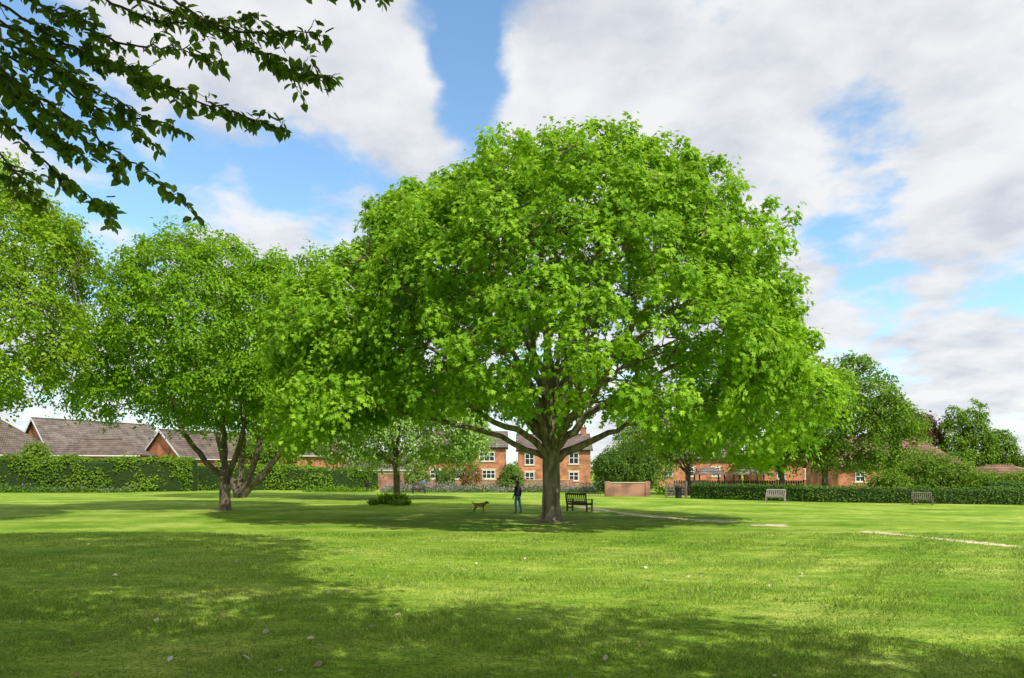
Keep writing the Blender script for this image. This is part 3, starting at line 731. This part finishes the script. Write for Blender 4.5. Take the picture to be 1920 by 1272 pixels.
def fence(name,x0,x1,y,h,step,mat,pw=.03):
    par=empty(name)
    boxes('pickets',[(x,y,h/2,pw,pw,h) for x in np.arange(x0,x1,step)],mat,par)
    boxes('rails',[((x0+x1)/2,y+.03,z,x1-x0,.03,.05) for z in (h*.2,h*.85)],mat,par)
fence('metal_fence',6.2,8.1,62,1.3,.14,M_black)
fence('wooden_fence',15,27,63,1.4,.22,M_wood_dk,pw=.12)
def noticeboard(name,x,y):
    par=empty(name,(x,y,0))
    boxes('posts',[(-.5,0,.75,.09,.09,1.5),(.5,0,.75,.09,.09,1.5)],M_wood_dk,par)
    boxes('board',[(0,-.06,1.15,1.2,.06,.7)],M_wood_dk,par)
noticeboard('notice_board',15.8,57.6)
def pavilion(name,x,y):
    par=empty(name,(x,y,0))
    boxes('posts',[(a,b,1,.12,.12,2) for a in (-1.3,1.3) for b in (-1,1)],M_wood_dk,par)
    mesh_from_arrays('roof',[(-1.7,-1.4,1.9),(1.7,-1.4,1.9),(1.7,1.4,1.9),(-1.7,1.4,1.9),(-.5,0,2.7),(.5,0,2.7)],[0,1,5,4,1,2,5,2,3,4,5,3,0,4,3,2,1,0],[4,3,4,3,4],M_tile_g,parent=par)
pavilion('garden_pavilion',20.8,72)
pavilion('garden_pavilion',26,75)
def bin_(name,x,y):
    tb=Tubes();z=np.array([0,.05,.1,.8,.85,.9,1.0,1.05]);r=[.25,.27,.26,.28,.31,.31,.22,.02]
    tb.add(np.stack([z*0+x,z*0+y,z],1),r,k=16);tb.obj(name,M_black)
bin_('litter_bin',-17,80);bin_('litter_bin',13.9,57)

def bench(name,x,y,rot,W,mat,sc=1.0):
    par=empty(name,(x,y,0),rot);par.scale=(sc,sc,sc)
    h=W/2-.04
    Rb=Matrix.Rotation(math.radians(-10),3,'X')
    boxes('legs',[(s*h,-.25,.31,.07,.07,.62) for s in(-1,1)]+[(s*h,.25,.22,.07,.07,.44) for s in(-1,1)]+[(s*h,.33,.68,.07,.06,.62,Rb) for s in(-1,1)],mat,par)
    boxes('seat',[(0,-.25+i*.11,.445,W-.02,.09,.03) for i in range(5)]+[(0,-.235,.385,W-.16,.03,.08),(0,.24,.385,W-.16,.03,.08)],mat,par)
    boxes('backrest',[(0,.385,.95,W-.1,.045,.1,Rb),(0,.30,.53,W-.1,.04,.07,Rb)]+[(xx,.345,.74,.06,.02,.36,Rb) for xx in np.linspace(-h+.12,h-.12,int(W/.14))],mat,par)
    boxes('armrests',[(s*h,-.01,.645,.09,.66,.04) for s in(-1,1)]+[(s*h,0,.2,.05,.44,.06) for s in (-1,1)],mat,par)
    return par
bench('park_bench',3.75,37.9,math.radians(140),1.35,M_wood_dk,1.03)
bench('park_bench',19.0,49.2,math.radians(-28),1.4,M_wood_lt,.95)
bench('park_bench',27.3,45.4,math.radians(-20),1.4,M_wood,.85)
bench('park_bench',-9.4,69,math.radians(20),1.3,M_wood_dk)

# ------------------------------------------------------------------ figures
def skin_mesh(name,verts,edges,radii,root=0,sub=2):
    me=bpy.data.meshes.new(name);me.from_pydata(verts,edges,[])
    o=bpy.data.objects.new(name,me);link(o)
    md=o.modifiers.new('skin','SKIN');md.use_smooth_shade=True
    sv=me.skin_vertices[0].data
    for i,r in enumerate(radii):
        sv[i].radius=(r,r) if not isinstance(r,tuple) else r
        sv[i].use_root=(i==root)
    s=o.modifiers.new('sub','SUBSURF');s.levels=sub;s.render_levels=sub
    dg=bpy.context.evaluated_depsgraph_get();dg.update()
    m2=bpy.data.meshes.new_from_object(o.evaluated_get(dg))
    bpy.data.objects.remove(o)
    for p in m2.polygons:p.use_smooth=True
    return m2
M_skin=plain('skin',(.5,.3,.22));M_jacket=plain('black_jacket',(.018,.018,.024));M_jeans=plain('blue_jeans',(.12,.22,.42))
M_hair=plain('dark_hair',(.05,.03,.02));M_shoe=plain('shoe',(.06,.05,.05));M_blue=plain('blue_top',(.15,.25,.5));M_greyt=plain('grey_trousers',(.15,.16,.2))
M_grin=plain('lip',(.35,.12,.1))
def person(name,x,y,rot,top,legs,scale=1.0,bend=0.0):
    par=empty(name,(x,y,0),rot);par.scale=(scale,)*3
    b=bend
    V=[(0,0,.95),(0,.0,1.1),(0,-b*.4,1.25),(0,-b*.8,1.38),(0,-b-.0,1.46),(0,-b-.01,1.51),(0,-b-.03,1.60),(0,-b-.03,1.665),
       (.09,0,.9),(.1,-.06,.5),(.1,-.02,.1),(.1,-.04,.05),(.1,-.16,.035),
       (-.09,0,.9),(-.1,.06,.5),(-.1,.17,.12),(-.1,.16,.06),(-.1,.05,.035),
       (.17,-b*.8,1.38),(.22,.02-b*.4,1.1),(.22,-.10-b*.6,.87),(.22,-.13-b*.6,.79),
       (-.17,-b*.8,1.38),(-.22,.05-b*.3,1.1),(-.22,.0-b*.6,.86),(-.22,-.02-b*.6,.78)]
    R=[(.16,.125),(.14,.115),(.15,.12),(.135,.10),(.055,.055),(.05,.05),(.078,.095),(.065,.08),
       .102,.07,.047,.047,.036,.102,.07,.047,.047,.036,.066,.05,.036,.036,.066,.05,.036,.036]
    Ed=[(0,1),(1,2),(2,3),(3,4),(4,5),(5,6),(6,7),(0,8),(8,9),(9,10),(10,11),(11,12),(0,13),(13,14),(14,15),(15,16),(16,17),(3,18),(18,19),(19,20),(20,21),(3,22),(22,23),(23,24),(24,25)]
    m=skin_mesh('body',V,Ed,R,0)
    for q in (top,legs,M_skin,M_shoe):m.materials.append(q)
    for p in m.polygons:
        c=p.center;arm=abs(c.x)>.175 and c.z<1.3
        if c.z<.085:k=3
        elif arm and c.z<.87:k=2
        elif c.z<.88 and not arm:k=1
        elif c.z>1.47:k=2
        else:k=0
        p.material_index=k
    o=bpy.data.objects.new('body',m);link(o,par)
    tb=Tubes()
    for s,hy in ((1,-.14-b*.6),(-1,-.03-b*.6)):
        for k in range(4):
            L_=.075-.008*abs(k-1.3);y0=hy-.03+k*.02
            p0=np.array((s*.22,y0,.77));tb.add([p0,p0+[-s*.006,-.004,-L_*.5],p0+[-s*.022,-.008,-L_]],[.009,.008,.006],k=6)
        p0=np.array((s*.21,hy-.04,.81));tb.add([p0,p0+[-s*.02,-.025,-.03],p0+[-s*.025,-.03,-.06]],[.011,.01,.007],k=6)
    tb.obj('fingers',M_skin,par)
    import bmesh
    def blob(nm,c,s,mat,cutf=None):
        bm=bmesh.new();bmesh.ops.create_uvsphere(bm,u_segments=18,v_segments=12,radius=1)
        for v in bm.verts:
            v.co=Vector((v.co.x*s[0]+c[0],v.co.y*s[1]+c[1],v.co.z*s[2]+c[2]))
            if cutf:v.co=cutf(v.co)
        me=bpy.data.meshes.new(nm);bm.to_mesh(me);bm.free();me.materials.append(mat)
        for p in me.polygons:p.use_smooth=True
        link(bpy.data.objects.new(nm,me),par)
    hy=-b-.03
    blob('hair',(0,hy+.022,1.645),(.092,.105,.10),M_hair,lambda c:Vector((c.x,max(c.y,hy-.06) if c.z<1.68 else c.y,c.z)))
    blob('hair_back',(0,hy+.075,1.56),(.075,.05,.12),M_hair)
    blob('nose',(0,hy-.098,1.60),(.012,.018,.02),M_skin)
    for s in(-1,1):
        blob('eye',(s*.03,hy-.085,1.625),(.011,.008,.007),M_black);blob('ear',(s*.08,hy,1.605),(.012,.02,.03),M_skin)
    blob('mouth',(0,hy-.086,1.562),(.022,.008,.006),M_grin)
    return par
person('woman',.30,36.6,math.radians(-130),M_jacket,M_jeans,1.0)
person('man',-9.3,71.5,math.radians(60),M_blue,M_greyt,.9,bend=.15)

def dog(name,x,y,rot):
    par=empty(name,(x,y,0),rot)
    V=[(-.26,0,.42),(-.12,0,.41),(.04,0,.40),(.18,0,.415),(.27,0,.47),(.34,0,.53),(.41,0,.535),(.49,0,.505),(.53,0,.50),
       (-.34,0,.47),(-.42,0,.53),(-.47,0,.60),
       (.19,.075,.32),(.18,.08,.18),(.19,.08,.04),(.22,.08,.025),
       (.19,-.075,.32),(.22,-.08,.18),(.24,-.08,.04),(.27,-.08,.025),
       (-.24,.075,.34),(-.20,.08,.23),(-.31,.08,.14),(-.29,.08,.03),(-.26,.08,.02),
       (-.24,-.075,.34),(-.24,-.08,.23),(-.36,-.08,.14),(-.35,-.08,.03),(-.32,-.08,.02)]
    R=[(.095,.1),(.095,.09),(.105,.11),(.11,.135),(.08,.095),(.07,.075),(.072,.072),(.042,.042),(.03,.028),
       .03,.02,.01, .055,.034,.025,.026,.055,.034,.025,.026,.068,.048,.027,.025,.026,.068,.048,.027,.025,.026]
    Ed=[(0,1),(1,2),(2,3),(3,4),(4,5),(5,6),(6,7),(7,8),(0,9),(9,10),(10,11),(3,12),(12,13),(13,14),(14,15),(3,16),(16,17),(17,18),(18,19),(0,20),(20,21),(21,22),(22,23),(23,24),(0,25),(25,26),(26,27),(27,28),(28,29)]
    m=skin_mesh('body',V,Ed,R,3)
    m.materials.append(noise_mat('brown_fur',[(.35,(.24,.12,.045)),(.65,(.45,.26,.11))],scale=8,bump=.5,bscale=60))
    link(bpy.data.objects.new('body',m),par)
    tb=Tubes()
    for s in(-1,1):
        tb.add([(.385,s*.055,.60),(.38,s*.08,.575),(.385,s*.09,.51),(.39,s*.085,.48)],[.02,.028,.026,.006],k=8)
    tb.obj('ears',plain('dark_fur',(.09,.045,.02)),par)
    tb=Tubes();tb.add([(.545,0,.51),(.56,0,.51),(.567,0,.508)],[.014,.014,.003],k=8)
    for s in(-1,1): tb.add([(.46,s*.04,.56),(.467,s*.043,.561)],[.009,.002],k=8)
    tb.obj('nose_and_eyes',M_black,par)
dog('dog',-1.75,37.2,math.radians(-8))
print('DONE')
